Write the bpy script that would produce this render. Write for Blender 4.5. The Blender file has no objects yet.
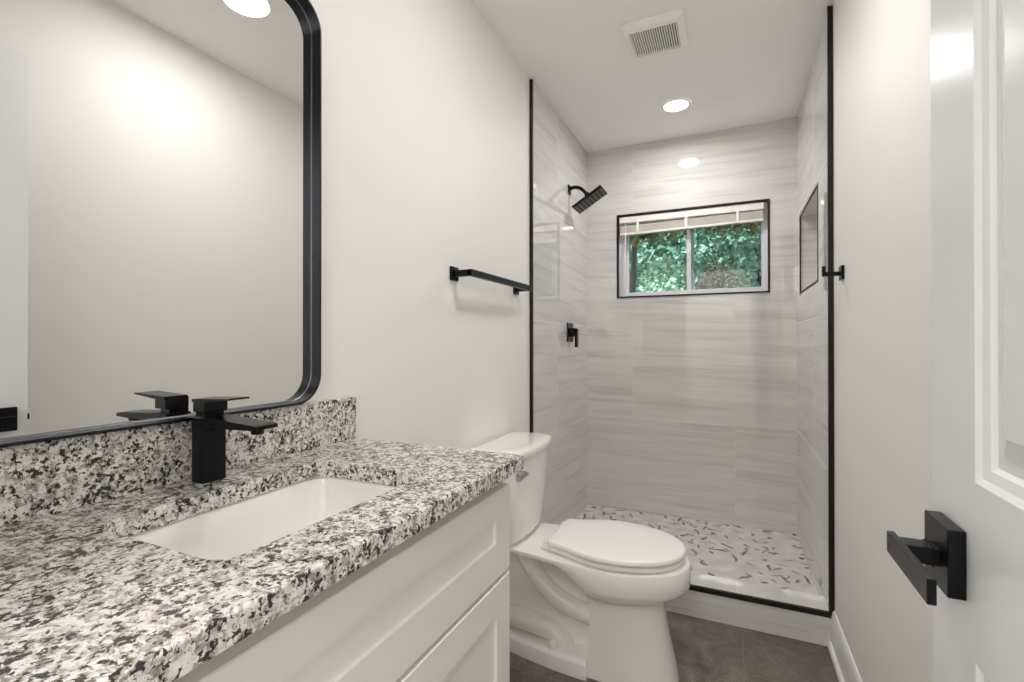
import bpy, bmesh, math, random
from math import sin, cos, pi, radians, sqrt
from mathutils import Vector, Matrix

random.seed(7)
S = bpy.context.scene
COL = S.collection
V = Vector

# ------------------------------------------------------------------ camera, world, light, exposure
cam_data = bpy.data.cameras.new('camera')
cam_data.sensor_width = 36.0
cam_data.lens = 480.68 / 1024 * 36
cam_data.clip_start = 0.01
cam = bpy.data.objects.new('camera', cam_data)
COL.objects.link(cam)
_t, _q, _r = radians(24.47), radians(0.206), radians(-0.02)
_F = V((-sin(_t) * cos(_q), cos(_t) * cos(_q), sin(_q)))
_R = V((cos(_t), sin(_t), 0))
_U = _R.cross(_F)
_R2 = _R * cos(_r) + _U * sin(_r)
_U2 = _U * cos(_r) - _R * sin(_r)
_m = Matrix((_R2, _U2, -_F)).transposed().to_4x4()
_m.translation = V((0.892, 0.0, 1.155))
cam.matrix_world = _m
S.camera = cam

world = bpy.data.worlds.new('sky')
S.world = world
world.use_nodes = True
_bg = world.node_tree.nodes['Background']
_bg.inputs[0].default_value = (0.86, 0.93, 1.0, 1)
_bg.inputs[1].default_value = 1.2

sun_data = bpy.data.lights.new('sun', 'SUN')
sun_data.energy = 5.0
sun_data.angle = radians(3)
sun = bpy.data.objects.new('sun', sun_data)
sun.rotation_euler = (radians(38), radians(-25), 0)
COL.objects.link(sun)


def area_lamp(name, loc, size, power, spread, color=(1, 0.985, 0.972)):
    d = bpy.data.lights.new(name, 'AREA')
    d.shape = 'DISK'
    d.size = size
    d.energy = power
    d.spread = radians(spread)
    d.color = color
    o = bpy.data.objects.new(name, d)
    o.location = loc
    COL.objects.link(o)
    return o


LAMP_A = (0.765, 1.217)       # recessed light above the vanity
LAMP_B = (0.625, 2.728)       # recessed light in the shower
area_lamp('vanity_lamp', (LAMP_A[0], LAMP_A[1], 2.42), 0.15, 4.9, 180)
area_lamp('shower_lamp', (LAMP_B[0], LAMP_B[1], 2.42), 0.13, 4.4, 175)
area_lamp('hall_fill', (0.75, -0.85, 2.40), 0.6, 14, 165)  # overhead fill added in the unseen hallway to brighten the bathroom
# second fill added in the unseen hallway, shining in from an invented side opening
_h = area_lamp('hall_side_fill', (-0.06, -0.80, 1.30), 1.0, 30, 180, (1.0, 0.99, 0.97))
_h.data.shape = 'RECTANGLE'
_h.data.size_y = 1.4
_h.rotation_euler = (radians(90), 0, radians(90))

S.view_settings.view_transform = 'Standard'
S.view_settings.look = 'None'
S.view_settings.gamma = 1
S.view_settings.exposure = 0.42
S.view_settings.use_curve_mapping = False
S.cycles.use_denoising = True
S.cycles.max_bounces = 14
S.cycles.diffuse_bounces = 12
S.cycles.glossy_bounces = 6
S.cycles.transmission_bounces = 8
S.cycles.transparent_max_bounces = 12
S.cycles.caustics_reflective = False
S.cycles.caustics_refractive = False


# ------------------------------------------------------------------ material helpers
def lin(c):
    return c / 12.92 if c <= 0.04045 else ((c + 0.055) / 1.055) ** 2.4


def rgb(r, g, b):
    return (lin(r / 255), lin(g / 255), lin(b / 255), 1)


def pmat(name, col, rough=0.5, metal=0.0, ior=1.45, coat=0.0):
    m = bpy.data.materials.new(name)
    m.use_nodes = True
    b = m.node_tree.nodes['Principled BSDF']
    b.inputs['Base Color'].default_value = col
    b.inputs['Roughness'].default_value = rough
    b.inputs['Metallic'].default_value = metal
    b.inputs['IOR'].default_value = ior
    b.inputs['Coat Weight'].default_value = coat
    b.inputs['Coat Roughness'].default_value = 0.03
    return m


class NT:
    """small node-building helper for one material"""

    def __init__(s, m):
        s.t = m.node_tree
        s.b = s.t.nodes['Principled BSDF']

    def n(s, typ, **kw):
        nd = s.t.nodes.new(typ)
        for k, v in kw.items():
            setattr(nd, k, v)
        return nd

    def put(s, sock, v):
        if hasattr(v, 'is_output') or isinstance(v, bpy.types.NodeSocket):
            s.t.links.new(v, sock)
        else:
            sock.default_value = v

    def math(s, op, a, b=0.0, c=0.0, clamp=False):
        nd = s.n('ShaderNodeMath', operation=op, use_clamp=clamp)
        s.put(nd.inputs[0], a)
        s.put(nd.inputs[1], b)
        s.put(nd.inputs[2], c)
        return nd.outputs[0]

    def mix(s, f, a, b, blend='MIX'):
        nd = s.n('ShaderNodeMix', data_type='RGBA', blend_type=blend)
        s.put(nd.inputs[0], f)
        s.put(nd.inputs[6], a)
        s.put(nd.inputs[7], b)
        return nd.outputs[2]

    def coords(s):
        return s.n('ShaderNodeTexCoord').outputs['Object']

    def sep(s, v):
        nd = s.n('ShaderNodeSeparateXYZ')
        s.put(nd.inputs[0], v)
        return nd.outputs

    def comb(s, x, y, z):
        nd = s.n('ShaderNodeCombineXYZ')
        for i, v in enumerate((x, y, z)):
            s.put(nd.inputs[i], v)
        return nd.outputs[0]

    def noise(s, vec, scale, detail=3, rough=0.5, dist=0.0):
        nd = s.n('ShaderNodeTexNoise')
        s.put(nd.inputs['Vector'], vec)
        nd.inputs['Scale'].default_value = scale
        nd.inputs['Detail'].default_value = detail
        nd.inputs['Roughness'].default_value = rough
        nd.inputs['Distortion'].default_value = dist
        return nd.outputs

    def ramp(s, fac, stops, interp='LINEAR'):
        nd = s.n('ShaderNodeValToRGB')
        cr = nd.color_ramp
        cr.interpolation = interp
        while len(cr.elements) < len(stops):
            cr.elements.new(0.5)
        for e, (p, c) in zip(cr.elements, stops):
            e.position = p
            e.color = c
        s.put(nd.inputs[0], fac)
        return nd.outputs[0]

    def mapr(s, v, a, b, c=0.0, d=1.0):
        nd = s.n('ShaderNodeMapRange')
        s.put(nd.inputs[0], v)
        for i, x in enumerate((a, b, c, d)):
            nd.inputs[i + 1].default_value = x
        return nd.outputs[0]

    def bump(s, h, strength=0.1, dist=0.001):
        nd = s.n('ShaderNodeBump')
        nd.inputs['Strength'].default_value = strength
        nd.inputs['Distance'].default_value = dist
        s.put(nd.inputs['Height'], h)
        s.t.links.new(nd.outputs[0], s.b.inputs['Normal'])

    def color(s, c):
        s.put(s.b.inputs['Base Color'], c)

    def rough(s, r):
        s.put(s.b.inputs['Roughness'], r)


def paint(name, col, rough):
    m = pmat(name, col, rough)
    k = NT(m)
    f = k.noise(k.coords(), 260, 2)[0]
    k.bump(f, 0.06, 0.0006)
    return m


WALL = paint('wall_paint', rgb(239, 236.8, 232.6), 0.55)
CEIL = paint('ceiling_paint', rgb(243, 242, 242), 0.8)
TRIM = paint('trim_paint', rgb(238, 238, 236), 0.3)
DOORM = paint('door_paint', rgb(238, 239, 240), 0.25)
CABINET = paint('cabinet_paint', rgb(236, 233, 227), 0.35)
BLACK = pmat('matte_black_metal', rgb(24, 24, 26), 0.34, 0.6)
BLACKM = pmat('mirror_frame_black', rgb(52, 52, 57), 0.28, 0.9)
BEZEL = pmat('mirror_bezel', rgb(120, 120, 126), 0.35, 0.9)
BLACKT = pmat('black_edge_trim', rgb(16, 15, 15), 0.4)
PORC = pmat('porcelain', rgb(241, 239.6, 238), 0.08, coat=0.5)
SEATM = pmat('seat_plastic', rgb(243, 241.5, 240), 0.14)
CHROME = pmat('chrome', rgb(200, 200, 205), 0.12, 1.0)
PLASTIC = pmat('white_plastic', rgb(244, 243, 240), 0.35)
DARK = pmat('dark_slot', rgb(40, 36, 34), 0.8)
RUBBER = pmat('nozzle_silicone', rgb(120, 118, 116), 0.5)
VINYL = pmat('window_vinyl', rgb(226, 226, 232), 0.3)
BLINDM = pmat('blind_rail', rgb(238, 235, 230), 0.45)
SLATM = pmat('blind_slats', rgb(222, 212, 204), 0.45)
STEEL = pmat('steel', rgb(150, 150, 150), 0.3, 1.0)
MIRROR = pmat('mirror_silver', (0.89, 0.89, 0.88, 1), 0.0, 1.0)


def make_tile():
    m = pmat('polished_tile', rgb(200, 196, 191), 0.02, ior=1.62, coat=0.25)
    k = NT(m)
    geo = k.n('ShaderNodeNewGeometry')
    x, y, z = k.sep(geo.outputs['Position'])
    nx, ny, nz = k.sep(geo.outputs['True Normal'])
    side = k.math('GREATER_THAN', k.math('ABSOLUTE', nx), 0.5)
    h = k.math('ADD', k.math('MULTIPLY', x, k.math('SUBTRACT', 1.0, side)),
               k.math('MULTIPLY', k.math('ADD', y, 0.164), side))
    TW, TH, Z0 = 1.2, 0.605, 0.055
    row = k.math('FLOOR', k.math('DIVIDE', k.math('SUBTRACT', z, Z0), TH))
    par = k.math('MODULO', k.math('ADD', row, 10), 2.0)
    hs = k.math('DIVIDE', k.math('SUBTRACT', k.math('ADD', h, 0.0), k.math('SUBTRACT', 0.914, k.math('MULTIPLY', par, 0.6))), TW)
    colm = k.math('FLOOR', hs)
    wn = k.n('ShaderNodeTexWhiteNoise', noise_dimensions='3D')
    k.put(wn.inputs['Vector'], k.comb(colm, row, side))
    r = wn.outputs['Value']
    r2, r3, r4 = k.sep(wn.outputs['Color'])
    # veins drift a little across each tile
    tilt = k.math('MULTIPLY', k.math('ADD', k.math('MULTIPLY', r2, 0.05), 0.005), -1.0)
    zz = k.math('SUBTRACT', z, k.math('MULTIPLY', h, tilt))
    vec = k.comb(k.math('MULTIPLY', h, 1.1), k.math('MULTIPLY', r, 37.0), k.math('MULTIPLY', zz, 17.0))
    f1 = k.noise(vec, 1.0, 5, 0.55, 0.35)[0]
    vec2 = k.comb(k.math('MULTIPLY', h, 1.6), k.math('ADD', 5.0, k.math('MULTIPLY', r3, 37.0)), k.math('MULTIPLY', zz, 52.0))
    f2 = k.noise(vec2, 1.0, 4, 0.6, 0.2)[0]
    base = k.ramp(f1, [(0.25, rgb(196, 193, 191)), (0.42, rgb(212, 210, 208)), (0.60, rgb(220, 218, 216)), (0.8, rgb(208, 205, 203))])
    vein = k.math('MULTIPLY', k.mapr(f2, 0.50, 0.64), k.mapr(f1, 0.3, 0.6, 1.0, 0.25))
    c = k.mix(k.math('MULTIPLY', vein, 0.5), base, rgb(172, 168, 166))
    light = k.mapr(f2, 0.33, 0.22)
    c = k.mix(k.math('MULTIPLY', light, 0.35), c, rgb(232, 230, 227))
    # grout
    fz = k.math('FRACT', k.math('DIVIDE', k.math('SUBTRACT', z, Z0), TH))
    dz = k.math('MULTIPLY', k.math('MINIMUM', fz, k.math('SUBTRACT', 1.0, fz)), TH)
    fh = k.math('FRACT', hs)
    dh = k.math('MULTIPLY', k.math('MINIMUM', fh, k.math('SUBTRACT', 1.0, fh)), TW)
    g = k.math('LESS_THAN', k.math('MINIMUM', dz, dh), 0.0014)
    c = k.mix(k.math('MULTIPLY', g, 0.75), c, rgb(214, 212, 208))
    k.color(c)
    k.rough(k.math('ADD', 0.02, k.math('MULTIPLY', g, 0.5)))
    return m


def make_granite():
    m = pmat('granite', rgb(200, 195, 188), 0.16, ior=1.5)
    k = NT(m)
    co = k.coords()
    d = k.noise(co, 120, 3, 0.7)[1]
    add = k.n('ShaderNodeVectorMath', operation='MULTIPLY_ADD')
    k.put(add.inputs[0], d)
    add.inputs[1].default_value = (0.005, 0.005, 0.005)
    k.put(add.inputs[2], co)
    vec = add.outputs[0]

    big = k.noise(co, 48, 3, 0.6)[0]
    n1 = k.noise(vec, 88, 4, 0.62, 0.6)[0]
    add2 = k.n('ShaderNodeVectorMath', operation='ADD')
    k.put(add2.inputs[0], vec)
    add2.inputs[1].default_value = (3.7, 1.3, 5.1)
    n2 = k.noise(add2.outputs[0], 125, 4, 0.6, 0.8)[0]
    add3 = k.n('ShaderNodeVectorMath', operation='ADD')
    k.put(add3.inputs[0], vec)
    add3.inputs[1].default_value = (-2.9, 7.7, 0.6)
    n3 = k.noise(add3.outputs[0], 165, 3, 0.6, 0.3)[0]
    c = k.ramp(n1, [(0.30, rgb(150, 143, 135)), (0.42, rgb(186, 179, 170)), (0.50, rgb(224, 219, 213)), (0.62, rgb(240, 238, 234)), (0.72, rgb(196, 185, 172))])
    grey = k.mapr(k.math('ADD', n2, k.math('MULTIPLY', big, 0.35)), 0.705, 0.755)
    c = k.mix(k.math('MULTIPLY', grey, 0.72), c, rgb(112, 107, 104))
    blk = k.mapr(k.math('ADD', n3, k.math('MULTIPLY', big, 0.55)), 0.828, 0.858)
    c = k.mix(k.math('MULTIPLY', blk, 0.95), c, rgb(26, 25, 27))
    k.color(c)
    return m


def make_floor_tile():
    m = pmat('floor_slate_tile', rgb(100, 92, 86), 0.42)
    k = NT(m)
    co = k.coords()
    x, y, z = k.sep(co)
    f = k.noise(co, 7, 8, 0.65, 0.8)[0]
    st = k.noise(k.comb(k.math('MULTIPLY', k.math('ADD', x, k.math('MULTIPLY', y, 0.5)), 24), k.math('MULTIPLY', y, 46), 0.0), 1.0, 6, 0.7, 1.0)[0]
    fine = k.noise(co, 230, 3, 0.7)[0]
    c = k.ramp(f, [(0.32, rgb(84, 80, 75)), (0.5, rgb(110, 105, 98)), (0.68, rgb(138, 132, 124))])
    c = k.mix(k.math('MULTIPLY', k.mapr(st, 0.48, 0.68), 0.55), c, rgb(134, 127, 121))
    c = k.mix(k.math('MULTIPLY', k.mapr(fine, 0.45, 0.62), 0.6), c, rgb(58, 53, 50))
    fx = k.math('FRACT', k.math('DIVIDE', k.math('SUBTRACT', x, 0.932), 0.61))
    dx = k.math('MULTIPLY', k.math('MINIMUM', fx, k.math('SUBTRACT', 1.0, fx)), 0.61)
    fy = k.math('FRACT', k.math('DIVIDE', k.math('SUBTRACT', y, 1.87), 0.305))
    dy = k.math('MULTIPLY', k.math('MINIMUM', fy, k.math('SUBTRACT', 1.0, fy)), 0.305)
    g = k.math('LESS_THAN', k.math('MINIMUM', dx, dy), 0.0022)
    c = k.mix(k.math('MULTIPLY', g, 0.7), c, rgb(128, 120, 113))
    k.color(c)
    k.bump(k.math('ADD', f, k.math('MULTIPLY', g, -0.4)), 0.15, 0.002)
    return m


def make_pebble():
    m = pmat('shower_floor_mosaic', rgb(222, 219, 216), 0.22)
    k = NT(m)
    co = k.coords()
    wob = k.noise(co, 22, 2)[1]
    add = k.n('ShaderNodeVectorMath', operation='MULTIPLY_ADD')
    k.put(add.inputs[0], wob)
    add.inputs[1].default_value = (0.035, 0.035, 0.0)
    k.put(add.inputs[2], co)
    vec = add.outputs[0]
    c = k.ramp(k.noise(co, 14, 4)[0], [(0.3, rgb(200, 196, 194)), (0.7, rgb(226, 224, 222))])
    for scale, thr, dark, rx, ry in ((10, 0.42, rgb(98, 94, 94), 0.42, 0.085), (15, 0.55, rgb(122, 118, 117), 0.40, 0.10), (12, 0.66, rgb(72, 68, 68), 0.22, 0.13)):
        mp = k.n('ShaderNodeVectorMath', operation='MULTIPLY')
        k.put(mp.inputs[0], vec)
        mp.inputs[1].default_value = (scale, scale, 0)
        v = k.n('ShaderNodeTexVoronoi', feature='F1', voronoi_dimensions='2D')
        k.put(v.inputs['Vector'], mp.outputs[0])
        v.inputs['Scale'].default_value = 1.0
        sub = k.n('ShaderNodeVectorMath', operation='SUBTRACT')
        k.put(sub.inputs[0], mp.outputs[0])
        k.put(sub.inputs[1], v.outputs['Position'])
        lx, ly, lz = k.sep(sub.outputs[0])
        a1, a2, a3 = k.sep(v.outputs['Color'])
        ang = k.math('MULTIPLY', a1, 6.283)
        ca, sa = k.math('COSINE', ang), k.math('SINE', ang)
        u = k.math('ADD', k.math('MULTIPLY', lx, ca), k.math('MULTIPLY', ly, sa))
        w = k.math('SUBTRACT', k.math('MULTIPLY', ly, ca), k.math('MULTIPLY', lx, sa))
        e = k.math('ADD', k.math('POWER', k.math('ABSOLUTE', k.math('DIVIDE', u, rx)), 2.0),
                   k.math('POWER', k.math('ABSOLUTE', k.math('DIVIDE', w, ry)), 2.0))
        on = k.math('MULTIPLY', k.mapr(e, 1.0, 0.75), k.math('GREATER_THAN', a2, thr))
        c = k.mix(k.math('MULTIPLY', on, k.mapr(a3, 0.0, 1.0, 0.55, 1.0)), c, dark)
    k.color(c)
    return m


def make_clear_glass(name, tint, ior=1.5):
    m = bpy.data.materials.new(name)
    m.use_nodes = True
    t = m.node_tree
    t.nodes.remove(t.nodes['Principled BSDF'])
    out = t.nodes['Material Output']
    tr = t.nodes.new('ShaderNodeBsdfTransparent')
    tr.inputs[0].default_value = tint
    gl = t.nodes.new('ShaderNodeBsdfGlossy')
    gl.inputs['Roughness'].default_value = 0.0
    fr = t.nodes.new('ShaderNodeFresnel')
    fr.inputs[0].default_value = ior
    mx = t.nodes.new('ShaderNodeMixShader')
    t.links.new(fr.outputs[0], mx.inputs[0])
    t.links.new(tr.outputs[0], mx.inputs[1])
    t.links.new(gl.outputs[0], mx.inputs[2])
    t.links.new(mx.outputs[0], out.inputs[0])
    return m


def make_emit(name, col, strength):
    m = bpy.data.materials.new(name)
    m.use_nodes = True
    b = m.node_tree.nodes['Principled BSDF']
    b.inputs['Base Color'].default_value = (0.9, 0.9, 0.9, 1)
    b.inputs['Emission Color'].default_value = col
    b.inputs['Emission Strength'].default_value = strength
    return m


def make_leaf(name, c1, c2):
    m = pmat(name, c1, 0.5)
    k = NT(m)
    f = k.noise(k.coords(), 9, 3, 0.7)[0]
    k.color(k.ramp(f, [(0.35, c1), (0.65, c2)]))
    return m


TILE = make_tile()
GRANITE = make_granite()
FLOORT = make_floor_tile()
PEBBLE = make_pebble()
PANE = make_clear_glass('window_glass', (0.88, 0.965, 0.945, 1))
LENS = make_emit('lamp_lens', (1, 0.97, 0.93, 1), 9.0)


# ------------------------------------------------------------------ mesh helpers (world coordinates)
def new():
    return bmesh.new()


def world_loc(o):
    p = V((0, 0, 0))
    while o:
        p = p + o.location
        o = o.parent
    return p


def obj(name, bm, mat, parent=None, loc=None, smooth=False, angle=35):
    """link one mesh object; vertices are given in world coordinates"""
    o_world = V(loc) if loc is not None else (world_loc(parent) if parent else V((0, 0, 0)))
    bmesh.ops.recalc_face_normals(bm, faces=bm.faces)
    for v in bm.verts:
        v.co -= o_world
    me = bpy.data.meshes.new(name)
    bm.to_mesh(me)
    bm.free()
    for m in (mat if isinstance(mat, (list, tuple)) else [mat]):
        me.materials.append(m)
    if smooth:
        me.polygons.foreach_set('use_smooth', [True] * len(me.polygons))
        me.set_sharp_from_angle(angle=radians(angle))
    o = bpy.data.objects.new(name, me)
    COL.objects.link(o)
    if parent:
        o.parent = parent
    else:
        o.location = o_world
    return o


def tag(o, label=None, cat=None, group=None, kind=None):
    if label:
        o['label'] = label
    if cat:
        o['category'] = cat
    if group:
        o['group'] = group
    if kind:
        o['kind'] = kind
    return o


def thing(name, label, cat, loc, group=None):
    o = bpy.data.objects.new(name, None)
    o.empty_display_size = 0.05
    COL.objects.link(o)
    o.location = loc
    return tag(o, label, cat, group)


def struct(name, bm, mat, label=None, cat=None, **kw):
    return tag(obj(name, bm, mat, **kw), label, cat, None, 'structure')


def bx(bm, lo, hi, bevel=0.0, seg=2, mi=0):
    """add a (bevelled) box to bm"""
    t = bmesh.new()
    bmesh.ops.create_cube(t, size=1)
    c = [(a + b) / 2 for a, b in zip(lo, hi)]
    s = [abs(b - a) for a, b in zip(lo, hi)]
    for v in t.verts:
        v.co = V((v.co.x * s[0] + c[0], v.co.y * s[1] + c[1], v.co.z * s[2] + c[2]))
    if bevel:
        bmesh.ops.bevel(t, geom=list(t.edges), offset=bevel, segments=seg, affect='EDGES', profile=0.5)
    merge(bm, t, mi)
    return bm


def merge(bm, t, mi=0):
    me = bpy.data.meshes.new('tmp')
    for f in t.faces:
        f.material_index = mi
    t.to_mesh(me)
    t.free()
    bm.from_mesh(me)
    bpy.data.meshes.remove(me)


def box(lo, hi, bevel=0.0, seg=2):
    return bx(new(), lo, hi, bevel, seg)


def loft(bm, rings, cap0=True, cap1=True, closed=True):
    vs = [[bm.verts.new(p) for p in r] for r in rings]
    n = len(vs[0])
    for a, b in zip(vs, vs[1:]):
        for i in range(n if closed else n - 1):
            j = (i + 1) % n
            bm.faces.new((a[i], a[j], b[j], b[i]))
    if cap0:
        bm.faces.new(vs[0][::-1])
    if cap1:
        bm.faces.new(vs[-1])
    return vs


def tube(bm, pts, rad, seg=16, caps=True, closed=False):
    pts = [V(p) for p in pts]
    n = len(pts)
    rad = rad if isinstance(rad, (list, tuple)) else [rad] * n
    up = None
    rings = []
    for i, p in enumerate(pts):
        if closed:
            d = pts[(i + 1) % n] - pts[i - 1]
        else:
            d = pts[min(i + 1, n - 1)] - pts[max(i - 1, 0)]
        d.normalize()
        if up is None:
            up = V((0, 0, 1)) if abs(d.z) < 0.9 else V((1, 0, 0))
        a = d.cross(up).normalized()
        up = a.cross(d).normalized()
        rings.append([p + (a * cos(2 * pi * k / seg) + up * sin(2 * pi * k / seg)) * rad[i] for k in range(seg)])
    if closed:
        rings.append(rings[0])
        loft(bm, rings, False, False)
        bmesh.ops.remove_doubles(bm, verts=bm.verts, dist=1e-6)
    else:
        loft(bm, rings, caps, caps)
    return bm


def smooth_path(pts, n=8):
    """Catmull-Rom through pts"""
    P = [V(p) for p in pts]
    P = [P[0] * 2 - P[1]] + P + [P[-1] * 2 - P[-2]]
    out = []
    for i in range(1, len(P) - 2):
        for k in range(n):
            t = k / n
            a, b, c, d = P[i - 1:i + 3]
            out.append(0.5 * ((2 * b) + (c - a) * t + (2 * a - 5 * b + 4 * c - d) * t * t + (3 * b - a - 3 * c + d) * t ** 3))
    out.append(P[-2])
    return out


def rrect(x0, x1, y0, y1, r, n=8):
    """rounded rectangle loop; r = radius or four radii (x0y0, x1y0, x1y1, x0y1)"""
    r = r if isinstance(r, (list, tuple)) else [r] * 4
    out = []
    for (cx, cy, a0), rr in zip(((x0, y0, pi), (x1, y0, 1.5 * pi), (x1, y1, 0), (x0, y1, 0.5 * pi)), r):
        sx = cx + rr if cx == x0 else cx - rr
        sy = cy + rr if cy == y0 else cy - rr
        for k in range(n + 1):
            a = a0 + (pi / 2) * k / n
            out.append((sx + rr * cos(a), sy + rr * sin(a)))
    return out


def plate_with_hole(bm, outer, inner, z0, z1):
    """a slab in XY with one hole"""
    def loop(pts, z):
        vs = [bm.verts.new((x, y, z)) for x, y in pts]
        es = [bm.edges.new((vs[i], vs[(i + 1) % len(vs)])) for i in range(len(vs))]
        return vs, es
    res = []
    for z in (z0, z1):
        o, oe = loop(outer, z)
        i, ie = loop(inner, z)
        bmesh.ops.triangle_fill(bm, edges=oe + ie, use_beauty=True)
        res.append((o, i))
    for k in (0, 1):
        a, b = res[0][k], res[1][k]
        for q in range(len(a)):
            w = (q + 1) % len(a)
            bm.faces.new((a[q], a[w], b[w], b[q]))
    return res


def panel_hole(bm, axis, d0, d1, a0, a1, z0, z1, ha0, ha1, hz0, hz1):
    """wall slab with one rectangular hole; axis 'x' or 'y' is the thickness direction"""
    def P(d, a, z):
        return (d, a, z) if axis == 'x' else (a, d, z)
    o = [(a0, z0), (a1, z0), (a1, z1), (a0, z1)]
    h = [(ha0, hz0), (ha1, hz0), (ha1, hz1), (ha0, hz1)]
    vo = [[bm.verts.new(P(d, *p)) for p in o] for d in (d0, d1)]
    vh = [[bm.verts.new(P(d, *p)) for p in h] for d in (d0, d1)]
    for i in range(4):
        j = (i + 1) % 4
        for s in (0, 1):
            bm.faces.new((vo[s][i], vo[s][j], vh[s][j], vh[s][i]))
        bm.faces.new((vo[0][i], vo[0][j], vo[1][j], vo[1][i]))
        bm.faces.new((vh[0][i], vh[0][j], vh[1][j], vh[1][i]))
    return bm


def dup(root, loc, label, group=None):
    r = root.copy()
    COL.objects.link(r)
    r.location = loc
    tag(r, label, None, group)
    for ch in list(root.children):
        c = ch.copy()
        COL.objects.link(c)
        c.parent = r
        for g in list(ch.children):
            d = g.copy()
            COL.objects.link(d)
            d.parent = c
    return r


# ------------------------------------------------------------------ room shell
W, WT, XT, D, H = 1.2485, 1.2345, 0.012, 3.162, 2.44   # painted right wall, tile faces right and left, back wall, ceiling
YG = 2.172          # edge of the shower tile
ZF = 0.065          # shower floor height
ZC = 0.128          # curb height
WX0, WX1, WZ0, WZ1 = 0.2165, 1.095, 1.4515, 1.987    # window opening
NY0, NY1, NZ0, NZ1 = 2.43, 3.015, 1.422, 1.838        # niche opening
DJ0, DJ1 = 0.37, 1.112      # doorway

struct('floor', box((-0.12, -1.5, -0.1), (W + 0.12, 3.30, 0)), FLOORT, 'dark slate-look floor tile between toilet and baseboard', 'floor')
struct('ceiling', box((-0.12, -1.5, H), (W + 0.12, 3.30, H + 0.12)), CEIL, 'white painted bathroom ceiling', 'ceiling')
struct('wall_left', panel_hole(new(), 'x', -0.12, 0, -1.5, YG, 0, H, -1.30, -0.30, 0.60, 2.0), WALL, 'off-white painted wall behind vanity and toilet', 'wall')  # hall end has an invented opening that holds the side fill
struct('wall_right', box((W, -1.5, 0), (W + 0.12, YG, H)), WALL, 'off-white painted wall behind the open door', 'wall')
bm = new()
bx(bm, (0, -0.15, 0), (DJ0, -0.03, H))
bx(bm, (DJ1 + 0.035, -0.15, 0), (W, -0.03, H))
bx(bm, (DJ0, -0.15, 2.065), (DJ1 + 0.035, -0.03, H))
struct('wall_front', bm, WALL, 'off-white painted wall with the doorway', 'wall')
struct('wall_hall', box((0, -1.5, 0), (W, -1.4, H)), WALL, 'off-white painted hallway wall beyond the doorway', 'wall')
struct('wall_shower_left', box((-0.12, YG, 0), (XT, 3.30, H)), TILE, 'polished grey veined tile wall with the shower valve', 'wall')
struct('wall_shower_back', panel_hole(new(), 'y', D, 3.30, 0, W, 0, H, WX0, WX1, WZ0, WZ1), TILE, 'polished grey veined tile wall around the window', 'wall')
bm = panel_hole(new(), 'x', WT, W + 0.12, YG, 3.30, 0, H, NY0, NY1, NZ0, NZ1)
bx(bm, (W + 0.09, NY0 - 0.01, NZ0 - 0.01), (W + 0.115, NY1 + 0.01, NZ1 + 0.01))
struct('wall_shower_right', bm, TILE, 'polished grey veined tile wall with recessed niche', 'wall')
struct('floor_shower', box((0, YG + 0.1, 0), (W, D, ZF)), PEBBLE, 'white mosaic shower floor with grey chips', 'floor')
struct('trim_curb', box((0, YG - 0.008, 0), (W, 2.297, ZC)), TILE, 'low tiled curb under the shower glass', 'curb')


def edge_ring(axis, d0, d1, a0, a1, z0, z1, w):
    return panel_hole(new(), axis, d0, d1, a0 - w / 2, a1 + w / 2, z0 - w / 2, z1 + w / 2, a0 + w / 2, a1 - w / 2, z0 + w / 2, z1 - w / 2)


struct('trim_niche', edge_ring('x', WT - 0.002, WT + 0.004, NY0, NY1, NZ0, NZ1, 0.010), BLACKT, 'thin black edge trim around the shower niche', 'trim')

struct('trim_left', box((0, YG - 0.006, ZC), (XT + 0.003, YG + 0.008, H - 0.001)), BLACKT, 'black metal edge trim where the left shower tile meets the painted wall', 'trim')
struct('trim_right', box((WT - 0.004, YG - 0.006, ZC), (W, YG + 0.008, H - 0.001)), BLACKT, 'black metal edge trim where the niche wall tile meets the painted wall', 'trim')
struct('trim_curb_edge', box((0, YG - 0.0115, ZC - 0.017), (W, YG + 0.003, ZC + 0.002)), BLACKT, 'black metal edge trim along the top of the shower curb', 'trim')

# baseboards (moulded profile swept along y)


def baseboard(x_wall, sgn, y0, y1, h=0.14):
    prof = [(0, 0), (0.024, 0), (0.024, 0.012), (0.019, 0.020), (0.0125, 0.024), (0.0125, h - 0.045), (0.0105, h - 0.032),
            (0.0115, h - 0.026), (0.0085, h - 0.010), (0.004, h), (0, h)]
    rings = [[(x_wall + sgn * p, y, z) for p, z in prof] for y in (y0, y1)]
    bm = new()
    loft(bm, rings)
    return bm


struct('baseboard_right', baseboard(W, -1, -0.03, YG - 0.008), TRIM, 'white moulded baseboard running to the shower curb', 'baseboard')
struct('baseboard_left', baseboard(0, 1, 0.97, YG - 0.008), TRIM, 'white baseboard behind the toilet', 'baseboard')

# door casing / jamb
bm = new()
bx(bm, (DJ0 - 0.06, -0.03, 0), (DJ0 + 0.0, -0.012, 2.09), 0.003)
bx(bm, (DJ0 - 0.06, -0.03, 2.045), (W, -0.012, 2.12), 0.003)
bx(bm, (DJ0 - 0.001, -0.15, 0), (DJ0 + 0.012, -0.03, 2.06))
bx(bm, (DJ1 + 0.024, -0.15, 0), (DJ1 + 0.036, -0.045, 2.06))
struct('trim_door', bm, TRIM, 'white casing around the doorway', 'trim')

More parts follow.
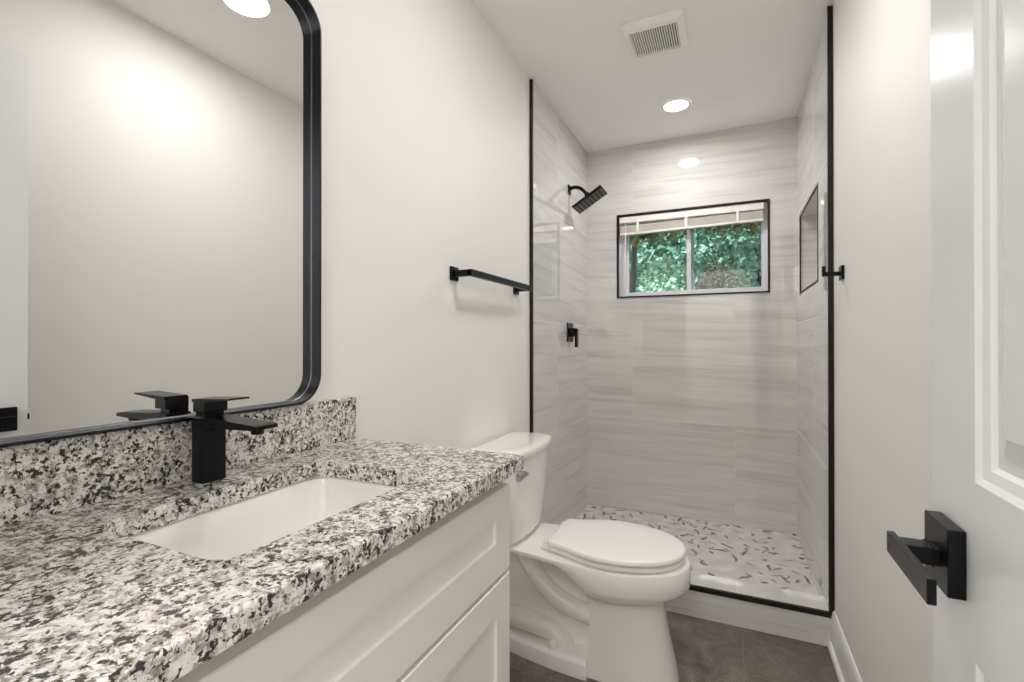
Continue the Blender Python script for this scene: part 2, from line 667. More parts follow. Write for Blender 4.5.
# ------------------------------------------------------------------ window
win = thing('window_1', 'small sliding window with white frame and black tiled-in edge', 'window', (0.655, 3.22, WZ0))
win['kind'] = 'structure'
obj('edge_trim', edge_ring('y', D - 0.005, D + 0.03, WX0, WX1, WZ0, WZ1, 0.010), BLACKT, win)['label'] = 'thin black edge trim'
ri = 0.005
bm = panel_hole(new(), 'y', D + 0.03, 3.30, WX0 + 0.001, WX1 - 0.001, WZ0 + 0.001, WZ1 - 0.001, WX0 + ri, WX1 - ri, WZ0 + ri, WZ1 - ri)
obj('reveal', bm, VINYL, win)
bm = panel_hole(new(), 'y', 3.205, 3.275, WX0 + ri, WX1 - ri, WZ0 + ri, WZ1 - ri, WX0 + 0.036, WX1 - 0.022, WZ0 + 0.024, WZ1 - 0.036)
obj('window_frame', bm, VINYL, win)


def sash(x0, x1, y0, y1):
    bm = panel_hole(new(), 'y', y0, y1, x0, x1, WZ0 + 0.026, WZ1 - 0.034, x0 + 0.024, x1 - 0.016, WZ0 + 0.037, WZ1 - 0.05)
    s = obj('sash', bm, VINYL, win)
    ym = (y0 + y1) / 2
    obj('pane', box((x0 + 0.022, ym - 0.002, WZ0 + 0.035), (x1 - 0.014, ym + 0.002, WZ1 - 0.048)), PANE, s)
    return s


sash(WX0 + 0.034, 0.682, 3.245, 3.265)
s2 = sash(0.640, WX1 - 0.020, 3.217, 3.237)
obj('latch', box((0.645, 3.207, 1.68), (0.657, 3.217, 1.73), 0.002), VINYL, s2)

# raised blind at the head of the window
bl = thing('window_blind', 'white slatted window blind raised to the top of the shower window', 'blind', (0.655, 3.185, WZ1))
BX0, BX1 = WX0 + 0.010, WX1 - 0.024
obj('head_rail', box((BX0, 3.166, 1.938), (BX1, 3.202, 1.979), 0.002), BLINDM, bl)


def hang(x):
    """the gathered slats hang a little lower at one end"""
    return 0.013 * (x - BX0) / (BX1 - BX0)


def slat_bm(x0, x1, y0, y1, z0, z1, crown):
    bm = new()
    n = 6
    rings = []
    for x in (x0, x1):
        top = [(x, y0 + (y1 - y0) * k / n, z1 + crown * sin(pi * k / n) + hang(x)) for k in range(n + 1)]
        bot = [(x, y0 + (y1 - y0) * k / n, z0 + crown * sin(pi * k / n) + hang(x)) for k in range(n, -1, -1)]
        rings.append(top + bot)
    loft(bm, rings)
    return bm


for i in range(9):
    z = 1.917 - i * 0.0052
    obj('slat', slat_bm(BX0 + 0.004, BX1 - 0.004, 3.168, 3.198, z - 0.0036, z, 0.0022), SLATM, bl)
obj('bottom_rail', slat_bm(BX0 + 0.004, BX1 - 0.004, 3.166, 3.200, 1.858, 1.8705, 0.0), BLINDM, bl)
for x in (0.345, 0.64, 0.93):
    obj('ladder_tape', box((x - 0.008, 3.1632, 1.862 + hang(x)), (x + 0.008, 3.1656, 1.940), 0.001), BLINDM, bl)
bm = new()
tube(bm, [(0.268, 3.178, 1.93), (0.267, 3.172, 1.90), (0.263, 3.168, 1.72), (0.257, 3.166, 1.50)], 0.004, 8)
obj('tilt_wand', bm, BLINDM, bl, smooth=True)

# ------------------------------------------------------------------ door (open, parallel to the right wall)
door = thing('door_1', 'white six-panel door standing open with a black lever handle', 'door', (DJ1, -0.02, 0.01))
door['kind'] = 'structure'
DX0, DX1 = DJ1, DJ1 + 0.035
DY0, DY1 = -0.028, 0.735
DZ0, DZ1 = 0.012, 2.048
st, mid = 0.111, 0.10
ymid = (DY0 + DY1) / 2
cols = ((DY0 + st, ymid - mid / 2), (ymid + mid / 2, DY1 - st))
rows = ((0.22, 0.838), (1.016, 1.66), (1.76, 1.935))


def moulded_panel(bm, face, sg, y0, y1, z0, z1):
    """stepped moulding: slopes in from the face, then a raised field"""
    prof = [(0.0, 0.0), (0.006, 0.004), (0.016, 0.006), (0.020, 0.010), (0.030, 0.010), (0.052, 0.003)]
    rings = [[(face + sg * d, y0 + o, z0 + o), (face + sg * d, y1 - o, z0 + o), (face + sg * d, y1 - o, z1 - o), (face + sg * d, y0 + o, z1 - o)]
             for o, d in [(a, b) for a, b in prof]]
    loft(bm, rings, False, True)


def holed_face(bm, x):
    ys = sorted({DY0, DY1, *[v for c in cols for v in c]})
    zs = sorted({DZ0, DZ1, *[v for r in rows for v in r]})
    for i in range(len(ys) - 1):
        for j in range(len(zs) - 1):
            if (ys[i], ys[i + 1]) in cols and (zs[j], zs[j + 1]) in rows:
                continue
            bm.faces.new([bm.verts.new((x, y, z)) for y, z in ((ys[i], zs[j]), (ys[i + 1], zs[j]), (ys[i + 1], zs[j + 1]), (ys[i], zs[j + 1]))])


bm = new()
for x, sg in ((DX0, 1), (DX1, -1)):
    holed_face(bm, x)
    for c in cols:
        for r in rows:
            moulded_panel(bm, x, sg, c[0], c[1], r[0], r[1])
for a, b in (((DY0, DZ0), (DY1, DZ0)), ((DY1, DZ0), (DY1, DZ1)), ((DY1, DZ1), (DY0, DZ1)), ((DY0, DZ1), (DY0, DZ0))):
    bm.faces.new([bm.verts.new(p) for p in ((DX0, *a), (DX0, *b), (DX1, *b), (DX1, *a))])
bmesh.ops.remove_doubles(bm, verts=bm.verts, dist=1e-5)
obj('door_leaf', bm, DOORM, door)
HZ = 0.9255
hand = obj('door_handle', box((DX0 - 0.0160, 0.641, HZ - 0.0355), (DX0 - 0.0005, 0.707, HZ + 0.0355), 0.0012), BLACK, door)
hand['label'] = 'matte black square lever handle'
bm = new()
bx(bm, (1.058, 0.660, HZ - 0.011), (DX0 - 0.0155, 0.686, HZ + 0.0075), 0.001)
bx(bm, (1.0885, 0.659, HZ - 0.0118), (1.0905, 0.687, HZ + 0.0083), 0.0005)
obj('lever_neck', bm, BLACK, hand)
obj('lever', box((1.0560, 0.562, HZ - 0.0120), (1.0635, 0.688, HZ + 0.0120), 0.0010), BLACK, hand)
bm = new()
tube(bm, [(1.056, 0.678, HZ - 0.003), (1.0575, 0.678, HZ - 0.003)], 0.0022, 12)
obj('privacy_pin', bm, DARK, hand)
bm = new()
bx(bm, (DX0 + 0.006, DY1, HZ - 0.028), (DX1 - 0.006, DY1 + 0.0015, HZ + 0.028), 0.0006)
bx(bm, (DX0 + 0.011, DY1, HZ - 0.009), (DX1 - 0.012, DY1 + 0.010, HZ + 0.009), 0.002)
obj('latch_plate', bm, BLACK, door)
for z in (0.25, 1.05, 1.85):
    bm = new()
    tube(bm, [(DX1 + 0.004, DY0 - 0.002, z - 0.045), (DX1 + 0.004, DY0 - 0.002, z + 0.045)], 0.006, 12)
    obj('hinge', bm, BLACK, door, smooth=True)

# ------------------------------------------------------------------ vanity
CX, CY0, CY1, CZ = 0.4850, -0.025, 0.954, 0.9135
van = thing('vanity_cabinet', 'off-white shaker vanity cabinet under the granite countertop', 'cabinet', (0.22, 0.47, 0))
VX, VY0, VY1 = 0.438, -0.02, 0.944
bm = new()
bx(bm, (0.004, VY0, 0.10), (VX, VY0 + 0.018, 0.8825))
bx(bm, (0.004, VY1 - 0.018, 0.10), (VX, VY1, 0.8825), 0.001)
bx(bm, (0.004, VY0, 0.10), (VX, VY1, 0.118))
bx(bm, (0.004, VY0, 0.10), (0.012, VY1, 0.8825))
bx(bm, (VX - 0.02, VY0, 0.10), (VX, VY1, 0.8825), 0.001)
obj('carcass', bm, CABINET, van)
obj('toe_kick', box((0.004, VY0, 0), (VX - 0.06, VY1, 0.1005)), CABINET, van)


def shaker(name, y0, y1, z0, z1, rt, rb, stl, stv=None):
    stv = stv or stl
    x0, x1 = VX + 0.0005, 0.459
    xr = x1 - 0.0065
    bm = new()
    o = [(y0, z0), (y1, z0), (y1, z1), (y0, z1)]
    i = [(y0 + stl, z0 + rb), (y1 - stv, z0 + rb), (y1 - stv, z1 - rt), (y0 + stl, z1 - rt)]
    e = 0.0018
    vo = [(y0 + e, z0 + e), (y1 - e, z0 + e), (y1 - e, z1 - e), (y0 + e, z1 - e)]
    b = 0.0012
    ib = [(y0 + stl + b, z0 + rb + b), (y1 - stv - b, z0 + rb + b), (y1 - stv - b, z1 - rt - b), (y0 + stl + b, z1 - rt - b)]
    rings = [[(x0, *p) for p in o], [(x1 - e, *p) for p in o], [(x1, *p) for p in vo], [(x1, *p) for p in i], [(xr, *p) for p in ib]]
    loft(bm, rings)
    return obj(name, bm, CABINET, van)


shaker('drawer_front', -0.005, 0.940, 0.6735, 0.852, 0.056, 0.073, 0.066)
shaker('door', 0.472, 0.940, 0.115, 0.6650, 0.066, 0.066, 0.062)
shaker('door', -0.005, 0.467, 0.115, 0.6650, 0.066, 0.066, 0.062)

# countertop with sink cut-out
SX0, SX1, SY0, SY1 = 0.124, 0.385, 0.347, 0.736
bm = new()
res = plate_with_hole(bm, [(0.0005, CY0), (CX, CY0), (CX, CY1), (0.0005, CY1)], rrect(SX0, SX1, SY0, SY1, [0.035, 0.03, 0.03, 0.04], 8), CZ - 0.030, CZ)
bmesh.ops.recalc_face_normals(bm, faces=bm.faces)
bmesh.ops.dissolve_limit(bm, angle_limit=0.001, verts=bm.verts, edges=bm.edges)
ed = [e for e in bm.edges if all(abs(v.co.z - CZ) < 1e-6 for v in e.verts) and
      (all(abs(v.co.x - CX) < 1e-6 for v in e.verts) or all(abs(v.co.y - CY1) < 1e-6 for v in e.verts))]
bmesh.ops.bevel(bm, geom=ed, offset=0.004, segments=3, affect='EDGES', profile=0.5)
bmesh.ops.triangulate(bm, faces=[f for f in bm.faces if len(f.verts) > 4])
ct = obj('countertop', bm, GRANITE, loc=(0.24, 0.47, CZ - 0.03))
tag(ct, 'speckled black and white granite countertop with a sink cut-out', 'countertop')
bs = obj('backsplash', box((0.0005, CY0, CZ), (0.021, CY1 - 0.001, 1.0175), 0.0012, 2), GRANITE, loc=(0.01, 0.47, CZ))
tag(bs, 'low granite backsplash strip along the wall under the mirror', 'backsplash')

# sink
sk = thing('sink', 'white rectangular undermount sink set in the granite countertop', 'sink', (0.245, 0.55, 0.74))
bm = new()


def sink_ring(g, z, r, xs=0.0):
    return [(x, y, z) for x, y in rrect(SX0 - 0.004 + g + xs, SX1 + 0.004 - g, SY0 - 0.004 + g, SY1 + 0.004 - g, r, 8)]


rings = [sink_ring(-0.02, CZ - 0.0305, 0.06), sink_ring(-0.002, CZ - 0.0305, 0.045), sink_ring(0.002, CZ - 0.036, 0.043), sink_ring(0.008, CZ - 0.065, 0.042),
         sink_ring(0.020, CZ - 0.105, 0.042), sink_ring(0.028, CZ - 0.130, 0.044), sink_ring(0.040, CZ - 0.146, 0.045),
         sink_ring(0.060, CZ - 0.154, 0.045), sink_ring(0.095, CZ - 0.160, 0.030)]
out = [sink_ring(0.085, CZ - 0.175, 0.03), sink_ring(0.025, CZ - 0.162, 0.05), sink_ring(0.002, CZ - 0.09, 0.05), sink_ring(-0.02, CZ - 0.042, 0.06)]
loft(bm, rings + out, False, False)
vv = list(bm.verts)
n = len(rings[0])
loft_rows = len(rings) + len(out)
bm.verts.ensure_lookup_table()
for i in range(n):
    j = (i + 1) % n
    bm.faces.new((bm.verts[(loft_rows - 1) * n + i], bm.verts[(loft_rows - 1) * n + j], bm.verts[j], bm.verts[i]))
bmesh.ops.remove_doubles(bm, verts=bm.verts, dist=1e-6)
obj('basin', bm, PORC, sk, smooth=True, angle=50)
bm = new()
cx, cy = 0.254, 0.5415
prof = [(0.000, -0.157), (0.020, -0.157), (0.028, -0.1565), (0.031, -0.158), (0.031, -0.175), (0.0, -0.175)]
loft(bm, [[(cx + max(r, 0.0005) * cos(a * pi / 12), cy + max(r, 0.0005) * sin(a * pi / 12), CZ + z) for a in range(24)] for r, z in prof])
obj('drain', bm, BLACK, sk, smooth=True)

# faucet
fa = thing('faucet', 'matte black square single-lever faucet behind the sink', 'faucet', (0.058, 0.549, CZ))
fy0, fy1 = 0.5265, 0.5700
obj('body', box((0.043, fy0, CZ), (0.0735, fy1, 1.0280), 0.003), BLACK, fa)
bm = new()
prof = [(0.073, 1.0280), (0.073, 1.003), (0.086, 1.012), (0.160, 1.0125), (0.203, 1.0145), (0.203, 1.0205), (0.196, 1.0220)]
loft(bm, [[(x, y, z) for x, z in prof] for y in (fy0 + 0.0005, fy1 - 0.0005)])
obj('spout', bm, BLACK, fa)
obj('neck', box((0.046, fy0 + 0.006, 1.0275), (0.072, fy1 - 0.004, 1.036), 0.0), BLACK, fa)
bm = new()
bx(bm, (0.047, fy0, 1.0355), (0.080, fy1 - 0.002, 1.0565), 0.002)
prof = [(0.048, 1.0535), (0.048, 1.0585), (0.139, 1.0625), (0.139, 1.0595), (0.078, 1.0535)]
loft(bm, [[(x, y, z) for x, z in prof] for y in (fy0 - 0.002, fy1 - 0.0045)])
obj('lever', bm, BLACK, fa)
bm = new()
tube(bm, [(0.182, 0.548, 1.005), (0.182, 0.548, 1.015)], 0.010, 16)
obj('aerator', bm, BLACK, fa, smooth=True)

# mirror
mi = thing('mirror', 'black framed wall mirror with rounded corners above the vanity', 'mirror', (0, 0.445, 1.02))
MY0, MY1, MZ0, MZ1, MR = 0.060, 0.824, 1.020, 1.928, 0.066


def mring(o, x):
    return [(x, y, z) for y, z in rrect(MY0 + o, MY1 - o, MZ0 + o, MZ1 - o, MR - o, 16)]


bm = new()
loft(bm, [mring(0.0, 0.001), mring(0.0, 0.0355), mring(0.0006, 0.036), mring(0.0042, 0.036), mring(0.0048, 0.0355), mring(0.0048, 0.001), mring(0.0, 0.001)], False, False)
bmesh.ops.remove_doubles(bm, verts=bm.verts, dist=1e-6)
obj('frame', bm, BLACKM, mi, smooth=True, angle=40)
bm = new()
loft(bm, [mring(0.0047, 0.001), mring(0.0047, 0.009)])
obj('mirror_glass', bm, MIRROR, mi)
bm = new()
loft(bm, [mring(0.0047, 0.0092), mring(0.0047, 0.0112), mring(0.0068, 0.0093)], False, False)
obj('bezel', bm, BEZEL, mi)

# towel bar
tb = thing('towel_bar', 'black square towel bar on the wall above the toilet', 'towel bar', (0, 1.71, 1.40))
for y in (1.458, 1.995):
    bm = new()
    bx(bm, (0.0003, y - 0.024, 1.374), (0.009, y + 0.024, 1.422), 0.001)
    bx(bm, (0.0085, y - 0.011, 1.387), (0.076, y + 0.011, 1.409), 0.001)
    obj('mounting_post', bm, BLACK, tb)
obj('bar', box((0.064, 1.447, 1.3865), (0.082, 2.006, 1.4095), 0.001), BLACK, tb)

# robe hook
rh = thing('robe_hook', 'small black robe hook on the painted wall beside the shower glass', 'hook', (W, 2.0, 1.40))
obj('plate', box((W - 0.009, 1.976, 1.374), (W - 0.0003, 2.024, 1.422), 0.001), BLACK, rh)
bm = new()
bx(bm, (1.190, 1.992, 1.389), (W - 0.0085, 2.008, 1.403), 0.001)
bx(bm, (1.186, 1.990, 1.389), (1.196, 2.010, 1.424), 0.001)
obj('hook_arm', bm, BLACK, rh)

# ------------------------------------------------------------------ shower fittings
sh = thing('overhead_shower', 'matte black rectangular shower head on a wall arm', 'shower head', (0, 2.757, 2.07))
bm = new()
bx(bm, (XT + 0.0003, 2.733, 2.046), (XT + 0.008, 2.781, 2.096), 0.002)
obj('flange', bm, BLACK, sh)
bm = new()
tube(bm, smooth_path([(XT + 0.006, 2.757, 2.076), (0.05, 2.757, 2.080), (0.085, 2.757, 2.068), (0.118, 2.757, 2.034)], 6), 0.0105, 14)
obj('arm', bm, BLACK, sh, smooth=True)
hc = V((0.140, 2.757, 1.993))
ang = math.atan2(0.100, 0.165)
ex = V((cos(ang), 0, sin(ang)))
ey = V((0, 1, 0))
en = ex.cross(ey)          # points up / back towards the wall


def hp(a, b, c):
    return hc + ex * a + ey * b + en * c


def obox(bm, a0, a1, b0, b1, c0, c1, bev=0.0):
    t = new()
    bx(t, (a0, b0, c0), (a1, b1, c1), bev)
    for v in t.verts:
        v.co = hp(*v.co)
    merge(bm, t)


if en.z < 0:
    en = -en
bm = new()
obox(bm, -0.100, 0.100, -0.075, 0.075, -0.006, 0.008, 0.003)
hd = obj('spray_plate', bm, BLACK, sh)
bm = new()
tube(bm, [hp(-0.002, 0, 0.006), hp(-0.004, 0, 0.030)], [0.022, 0.014], 16)
bmesh.ops.create_uvsphere(bm, u_segments=14, v_segments=10, radius=0.015, matrix=Matrix.Translation(V((0.122, 2.757, 2.030))))
obj('ball_joint', bm, BLACK, sh, smooth=True)
for i in range(8):
    a = -0.084 + i * 0.024
    bm = new()
    obox(bm, a - 0.0035, a + 0.0035, -0.064, 0.064, -0.008, -0.0055, 0.0)
    obj('nozzle_strip', bm, RUBBER, hd)

va = thing('shower_valve', 'matte black square shower valve with lever handle on the tile', 'valve', (0, 2.765, 1.215))
obj('plate', box((XT + 0.0003, 2.712, 1.160), (XT + 0.007, 2.822, 1.272), 0.001), BLACK, va)
bm = new()
bx(bm, (XT + 0.0065, 2.738, 1.190), (0.050, 2.790, 1.242), 0.002)
obj('hub', bm, BLACK, va)
obj('handle', box((0.049, 2.748, 1.128), (0.064, 2.782, 1.240), 0.002), BLACK, va)

# ------------------------------------------------------------------ ceiling fixtures
fan = thing('exhaust_fan', 'square white exhaust fan grille on the ceiling', 'vent', (0.609, 2.066, H))


def cring(o, z, r):
    return [(x, y, H - z) for x, y in rrect(0.490 + o, 0.728 - o, 1.944 + o, 2.188 - o, r, 5)]


gx0, gx1, gy0, gy1 = 0.514, 0.701, 1.986, 2.164
bm = new()
loft(bm, [cring(0, 0.0005, 0.012), cring(0, 0.010, 0.012), cring(0.010, 0.020, 0.012), cring(0.024, 0.024, 0.010),
          [(x, y, H - 0.024) for x, y in rrect(gx0, gx1, gy0, gy1, 0.002, 5)], [(x, y, H - 0.010) for x, y in rrect(gx0, gx1, gy0, gy1, 0.002, 5)]], False, False)
obj('cover', bm, PLASTIC, fan, smooth=True, angle=30)
obj('dark_backing', box((gx0, gy0, H - 0.011), (gx1, gy1, H - 0.009)), DARK, fan)
bm = new()
nl = 20
for i in range(nl):
    x = gx0 + (gx1 - gx0) * (i + 0.5) / nl
    bx(bm, (x - 0.0021, gy0, H - 0.0235), (x + 0.0021, gy1, H - 0.012))
obj('grille', bm, PLASTIC, fan)

GR = 'recessed ceiling lights'
la = thing('recessed_light', 'round recessed ceiling light above the vanity, seen in the mirror', 'ceiling light', (LAMP_A[0], LAMP_A[1], H), GR)
bm = new()


def ring(r, z):
    return [(LAMP_A[0] + r * cos(a * pi / 20), LAMP_A[1] + r * sin(a * pi / 20), H - z) for a in range(40)]


loft(bm, [ring(0.090, 0.0003), ring(0.090, 0.003), ring(0.086, 0.007), ring(0.075, 0.008), ring(0.070, 0.006), ring(0.069, 0.0003)], False, False)
obj('trim_ring', bm, PLASTIC, la, smooth=True)
bm = new()
loft(bm, [ring(0.0695, 0.0005), ring(0.0695, 0.005), ring(0.04, 0.0055), ring(0.002, 0.0056)])
obj('lens', bm, LENS, la, smooth=True)
lb = dup(la, (LAMP_B[0], LAMP_B[1], H), 'round recessed ceiling light shining above the shower window', GR)
lb.scale = (0.88, 0.88, 1)

# ------------------------------------------------------------------ toilet
YC = 1.733
to = thing('toilet', 'white two-piece toilet with closed lid beside the vanity', 'toilet', (0.40, YC, 0))


def interp(tbl, x):
    if x <= tbl[0][0]:
        return tbl[0][1]
    for (a, u), (b, w) in zip(tbl, tbl[1:]):
        if x <= b:
            t = (x - a) / (b - a) if b > a else 1
            return u + (w - u) * t
    return tbl[-1][1]


NB = 44


def egg(xb, xf, xm, wb, wm, z, rb=0.02, nose=2.15, near=None):
    """plan outline, near side then far side: back half-width wb at xb, widest wm at xm, superellipse nose to xf"""
    half = []
    xs = []
    for i in range(NB):
        s = i / (NB - 1)
        if s < 0.42:
            t = s / 0.42
            x = xb + (xm - xb) * t
            w = wb + (wm - wb) * (t * t * (3 - 2 * t))
            if x - xb < rb:
                d = 1 - (x - xb) / rb
                w -= rb * (1 - sqrt(max(0, 1 - d * d)))
        else:
            a = (s - 0.42) / 0.58 * pi / 2
            ca, sa = cos(a), sin(a)
            x = xm + (xf - xm) * (abs(sa) ** (2 / nose))
            w = wm * (abs(ca) ** (2 / nose))
        half.append((x, max(w, 0.0)))
    out = [(x, YC - w, z) for x, w in half]
    out += [(x, YC + w, z) for x, w in half[-2::-1]]
    return out


# upper bowl with its deck
bm = new()
R_ = [
    egg(0.10, 0.640, 0.47, 0.040, 0.082, 0.235),
    egg(0.10, 0.672, 0.47, 0.044, 0.100, 0.262),
    egg(0.09, 0.698, 0.48, 0.055, 0.127, 0.283),
    egg(0.07, 0.730, 0.49, 0.075, 0.155, 0.302),
    egg(0.055, 0.754, 0.50, 0.100, 0.172, 0.319),
    egg(0.04, 0.766, 0.50, 0.122, 0.180, 0.335),
    egg(0.035, 0.767, 0.50, 0.130, 0.181, 0.372),
    egg(0.035, 0.766, 0.50, 0.132, 0.181, 0.401),
    egg(0.037, 0.763, 0.50, 0.131, 0.1795, 0.4055),
    egg(0.045, 0.752, 0.50, 0.125, 0.171, 0.4070),
]
# the back of the bowl is undercut: lift the rear part of the lower rings towards the deck
for ring_ in R_[:7]:
    for i, p in enumerate(ring_):
        x, y, z = p
        f = min(1.0, max(0.0, (0.47 - x) / 0.15))
        f = f * f * (3 - 2 * f)
        ring_[i] = (x, YC + (y - YC) * (1 - 0.0 * f), z + (0.393 - z) * 0.95 * f)
loft(bm, R_)
obj('bowl', bm, PORC, to, smooth=True, angle=55)

# front column flaring to the floor
bm = new()


def colring(x0, x1, w0, w1, z, r):
    pts = rrect(x0, x1, -1, 1, 0.0, 1)
    o = []
    n = 14
    half = [(x0, w0)]
    for i in range(n + 1):
        a = pi / 2 * i / n
        half.append((x1 - r + r * sin(a) ** (2 / 2.3) if a > 0 else x1 - r, w1 * (cos(a) ** (2 / 2.6) if i < n else 0.0)))
    o = [(x, YC - w, z) for x, w in half] + [(x, YC + w, z) for x, w in half[-2::-1]]
    return o


loft(bm, [colring(0.437, 0.729, 0.112, 0.118, 0.0, 0.16), colring(0.437, 0.727, 0.112, 0.118, 0.012, 0.16), colring(0.440, 0.716, 0.103, 0.110, 0.07, 0.16),
          colring(0.442, 0.700, 0.097, 0.104, 0.14, 0.16), colring(0.443, 0.688, 0.094, 0.101, 0.21, 0.165), colring(0.443, 0.684, 0.096, 0.104, 0.262, 0.17),
          colring(0.443, 0.690, 0.100, 0.112, 0.29, 0.18)])
obj('pedestal', bm, PORC, to, smooth=True, angle=50)

# recessed web between column and wall
bm = new()
pts = [(0.065, 0.0), (0.44, 0.0), (0.44, 0.375), (0.065, 0.375)]
loft(bm, [[(x, YC + s * 0.042, z) for x, z in pts] for s in (-1, 1)])
obj('trapway_web', bm, PORC, to)
# trapway bends, visible on the near side (and mirrored on the far side)
bm = new()
for s in (-1, 1):
    yb = YC + s * 0.052
    tube(bm, smooth_path([(0.175, yb, 0.375), (0.205, yb, 0.325), (0.255, yb, 0.262), (0.325, yb, 0.212), (0.40, yb, 0.190), (0.46, yb, 0.185)], 6),
         0.035, 18)
    tube(bm, smooth_path([(0.07, yb, 0.112), (0.14, yb, 0.112), (0.235, yb, 0.102), (0.295, yb, 0.092), (0.332, yb, 0.060), (0.338, yb, 0.02)], 6), 0.038, 18)
obj('trapway', bm, PORC, to, smooth=True, angle=60)
# foot
bm = new()


def foot(o, z):
    n = 10
    half = [(0.06, 0.075 - o), (0.10, 0.088 - o)] + [(0.10 + 0.34 * i / n, 0.088 + 0.044 * sin(pi / 2 * i / n) - o) for i in range(1, n + 1)]
    return [(x, YC - w, z) for x, w in half] + [(x, YC + w, z) for x, w in half[::-1]]


loft(bm, [foot(0, 0), foot(0.001, 0.046), foot(0.004, 0.055), foot(0.012, 0.061), foot(0.03, 0.064)])
obj('foot', bm, PORC, to, smooth=True, angle=50)
for s in (-1, 1):
    bm = new()
    cx, cy = 0.308, YC + s * 0.098
    loft(bm, [[(cx + r * cos(a * pi / 10), cy + r * sin(a * pi / 10), z) for a in range(20)] for r, z in ((0.017, 0.055), (0.0165, 0.076), (0.014, 0.084), (0.008, 0.089), (0.001, 0.090))])
    obj('bolt_cap', bm, PORC, to, smooth=True)

# seat and lid


def lidring(o, z, xf=0.752, wb=0.125, xb=0.292):
    return egg(xb + o, xf - o, 0.50, wb - o, 0.181 - o, z, rb=0.015, nose=2.1)


bm = new()
loft(bm, [lidring(0.090, 0.4070), lidring(0.090, 0.4125), lidring(0.006, 0.4135), lidring(0.004, 0.4150), lidring(0.004, 0.4235), lidring(0.007, 0.4260), lidring(0.090, 0.4265)])
obj('seat', bm, SEATM, to, smooth=True, angle=50)
bm = new()
loft(bm, [lidring(0.090, 0.4260), lidring(0.090, 0.4325), lidring(0.002, 0.4332), lidring(0.0, 0.4350), lidring(0.0, 0.440), lidring(0.0008, 0.4475), lidring(0.004, 0.4505), lidring(0.010, 0.4520), lidring(0.06, 0.4545), lidring(0.10, 0.4555)])
obj('seat_lid', bm, SEATM, to, smooth=True, angle=50)
for s in (-1, 1):
    bm = new()
    tube(bm, [(0.285, YC + s * 0.082 - 0.028, 0.430), (0.285, YC + s * 0.082 + 0.028, 0.430)], 0.010, 14)
    bx(bm, (0.262, YC + s * 0.082 - 0.022, 0.409), (0.300, YC + s * 0.082 + 0.022, 0.424), 0.004)
    obj('hinge', bm, SEATM, to, smooth=True, angle=50)

# tank


def tring(xb, xc, bow, w, z, r):
    """bow-front rounded rectangle"""
    o = []
    for x, y in rrect(0.0, 1.0, -w, w, 0.0, 1):
        pass
    pts = rrect(xb, xc, -w, w, [min(r, 0.02), r, r, min(r, 0.02)], 8)
    # subdivide the front edge
    out = []
    for i, (x, y) in enumerate(pts):
        out.append((x, y))
        nx_, ny_ = pts[(i + 1) % len(pts)]
        if abs(nx_ - x) < 1e-6 and x > xb + 0.05 and abs(ny_ - y) > 0.05:
            for k in range(1, 10):
                out.append((x, y + (ny_ - y) * k / 10))
    return [(x + (bow * (1 - (y / w) ** 2) * max(0, (x - xb) / (xc - xb))), YC + y, z) for x, y in out]


bm = new()
loft(bm, [tring(0.050, 0.150, 0.02, 0.150, 0.4108, 0.03), tring(0.040, 0.163, 0.024, 0.168, 0.420, 0.035), tring(0.032, 0.172, 0.026, 0.177, 0.445, 0.04),
          tring(0.028, 0.178, 0.027, 0.183, 0.55, 0.04), tring(0.025, 0.186, 0.028, 0.190, 0.66, 0.04), tring(0.022, 0.190, 0.028, 0.193, 0.728, 0.04)])
obj('tank', bm, PORC, to, smooth=True, angle=50)
bm = new()
loft(bm, [tring(0.018, 0.192, 0.029, 0.196, 0.7275, 0.04), tring(0.014, 0.199, 0.030, 0.203, 0.733, 0.045), tring(0.013, 0.201, 0.030, 0.205, 0.752, 0.045),
          tring(0.014, 0.199, 0.030, 0.203, 0.762, 0.045), tring(0.020, 0.192, 0.029, 0.196, 0.7675, 0.04), tring(0.04, 0.170, 0.027, 0.176, 0.769, 0.03)])
obj('tank_lid', bm, PORC, to, smooth=True, angle=50)
bm = new()
tube(bm, [(0.196, 1.583, 0.684), (0.224, 1.583, 0.684)], [0.014, 0.012], 18)
tube(bm, smooth_path([(0.224, 1.592, 0.684), (0.225, 1.575, 0.684), (0.224, 1.520, 0.682)], 4), [0.009] * 9, 12)
obj('flush_lever', bm, CHROME, to, smooth=True)['label'] = 'chrome flush lever'

# ------------------------------------------------------------------ outdoors beyond the window


def leaf_cloud(bm, c, rad, n, size, rnd, shell=0.55):
    for _ in range(n):
        while True:
            d = V((rnd.uniform(-1, 1), rnd.uniform(-1, 1), rnd.uniform(-1, 1)))
            if shell < d.length < 1:
                break
        p = V((c[0] + d.x * rad[0], c[1] + d.y * rad[1], c[2] + d.z * rad[2]))
        a = V((rnd.gauss(0, 1), rnd.gauss(0, 1), rnd.gauss(0, 0.7))).normalized()
        b = a.cross(V((rnd.gauss(0, 1), rnd.gauss(0, 1), rnd.gauss(0, 1)))).normalized()
        nn = a.cross(b)
        L = size * rnd.uniform(0.7, 1.3)
        w = L * 0.36
        v = [bm.verts.new(q) for q in (p, p + a * L * 0.45 + b * w + nn * w * 0.3, p + a * L, p + a * L * 0.45 - b * w + nn * w * 0.3)]
        bm.faces.new((v[0], v[1], v[2]))
        bm.faces.new((v[0], v[2], v[3]))


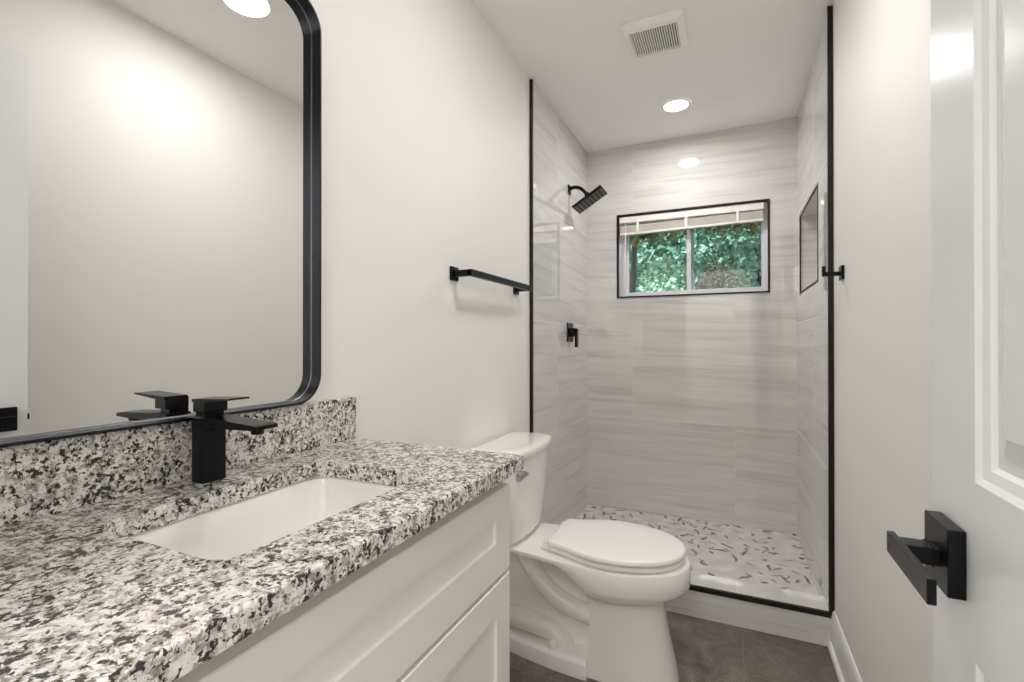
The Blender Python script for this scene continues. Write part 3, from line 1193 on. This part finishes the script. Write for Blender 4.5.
rnd = random.Random(3)
BARK = make_leaf('bark', rgb(52, 46, 40), rgb(84, 74, 62))
LEAF_T = make_leaf('hedge_leaf', rgb(112, 146, 130), rgb(168, 200, 184))
LEAF_M = make_leaf('pale_leaf', rgb(170, 204, 178), rgb(208, 228, 206))
LEAF_O = make_leaf('olive_leaf', rgb(84, 84, 50), rgb(150, 150, 96))
LEAF_B = make_leaf('brown_leaf', rgb(70, 58, 50), rgb(110, 98, 84))
GROUND = make_leaf('lawn', rgb(90, 110, 70), rgb(120, 134, 92))

struct('ground', box((-7, 3.31, -0.25), (9, 11, -0.1)), GROUND, 'lawn outside beyond the window', 'ground')


def shrub(name, label, c, rad, n, size, mat, stem=True, stems=3, grp=None):
    r = thing(name, label, 'tree' if 'tree' in name else 'bush', (c[0], c[1], -0.1), grp)
    bm = new()
    leaf_cloud(bm, c, rad, n, size, rnd)
    obj('foliage', bm, mat, r)
    bm = new()
    for q in range(stems):
        x = c[0] + rnd.uniform(-0.3, 0.3) * rad[0]
        tube(bm, smooth_path([(x, c[1], -0.12), (x + rnd.uniform(-.05, .05), c[1], c[2] * 0.5), (x + rnd.uniform(-.15, .15), c[1], c[2] + 0.3 * rad[2])], 4), 0.03, 8)
    obj('stem', bm, BARK, r, smooth=True)
    return r


shrub('hedge_bush', 'tall green hedge bush seen through the right window pane', (1.35, 6.9, 1.6), (1.3, 0.6, 1.9), 9000, 0.09, LEAF_T)
shrub('hedge_bush', 'tall green hedge bush seen through the left window pane', (-1.3, 6.9, 1.6), (1.3, 0.6, 1.9), 9000, 0.09, LEAF_T)
shrub('flowering_bush', 'pale mint leafy bush low in the left window pane', (0.22, 5.6, 1.35), (0.34, 0.3, 0.78), 5000, 0.05, LEAF_M)
shrub('brown_bush', 'dark brown bush low in the right window pane', (0.78, 5.3, 1.35), (0.26, 0.25, 0.62), 5000, 0.035, LEAF_B)
shrub('background_bush', 'broad hedge filling the gap behind the other bushes outside', (0.1, 8.9, 2.0), (3.0, 1.2, 2.6), 16000, 0.22, LEAF_T)
tr = thing('tree', 'dark tree whose leaves hang over the top of the window view', 'tree', (-0.30, 5.9, -0.1))
bm = new()
tube(bm, smooth_path([(-0.20, 5.9, -0.12), (-0.19, 5.9, 1.0), (-0.18, 5.9, 2.0), (-0.10, 5.9, 3.2)], 5), 0.035, 10)
obj('trunk', bm, BARK, tr, smooth=True)
bm = new()
leaf_cloud(bm, (-0.1, 5.4, 2.74), (1.1, 0.6, 0.50), 6000, 0.075, rnd, 0.2)
leaf_cloud(bm, (1.2, 5.5, 2.77), (1.0, 0.6, 0.48), 5000, 0.075, rnd, 0.2)
obj('foliage', bm, LEAF_O, tr)
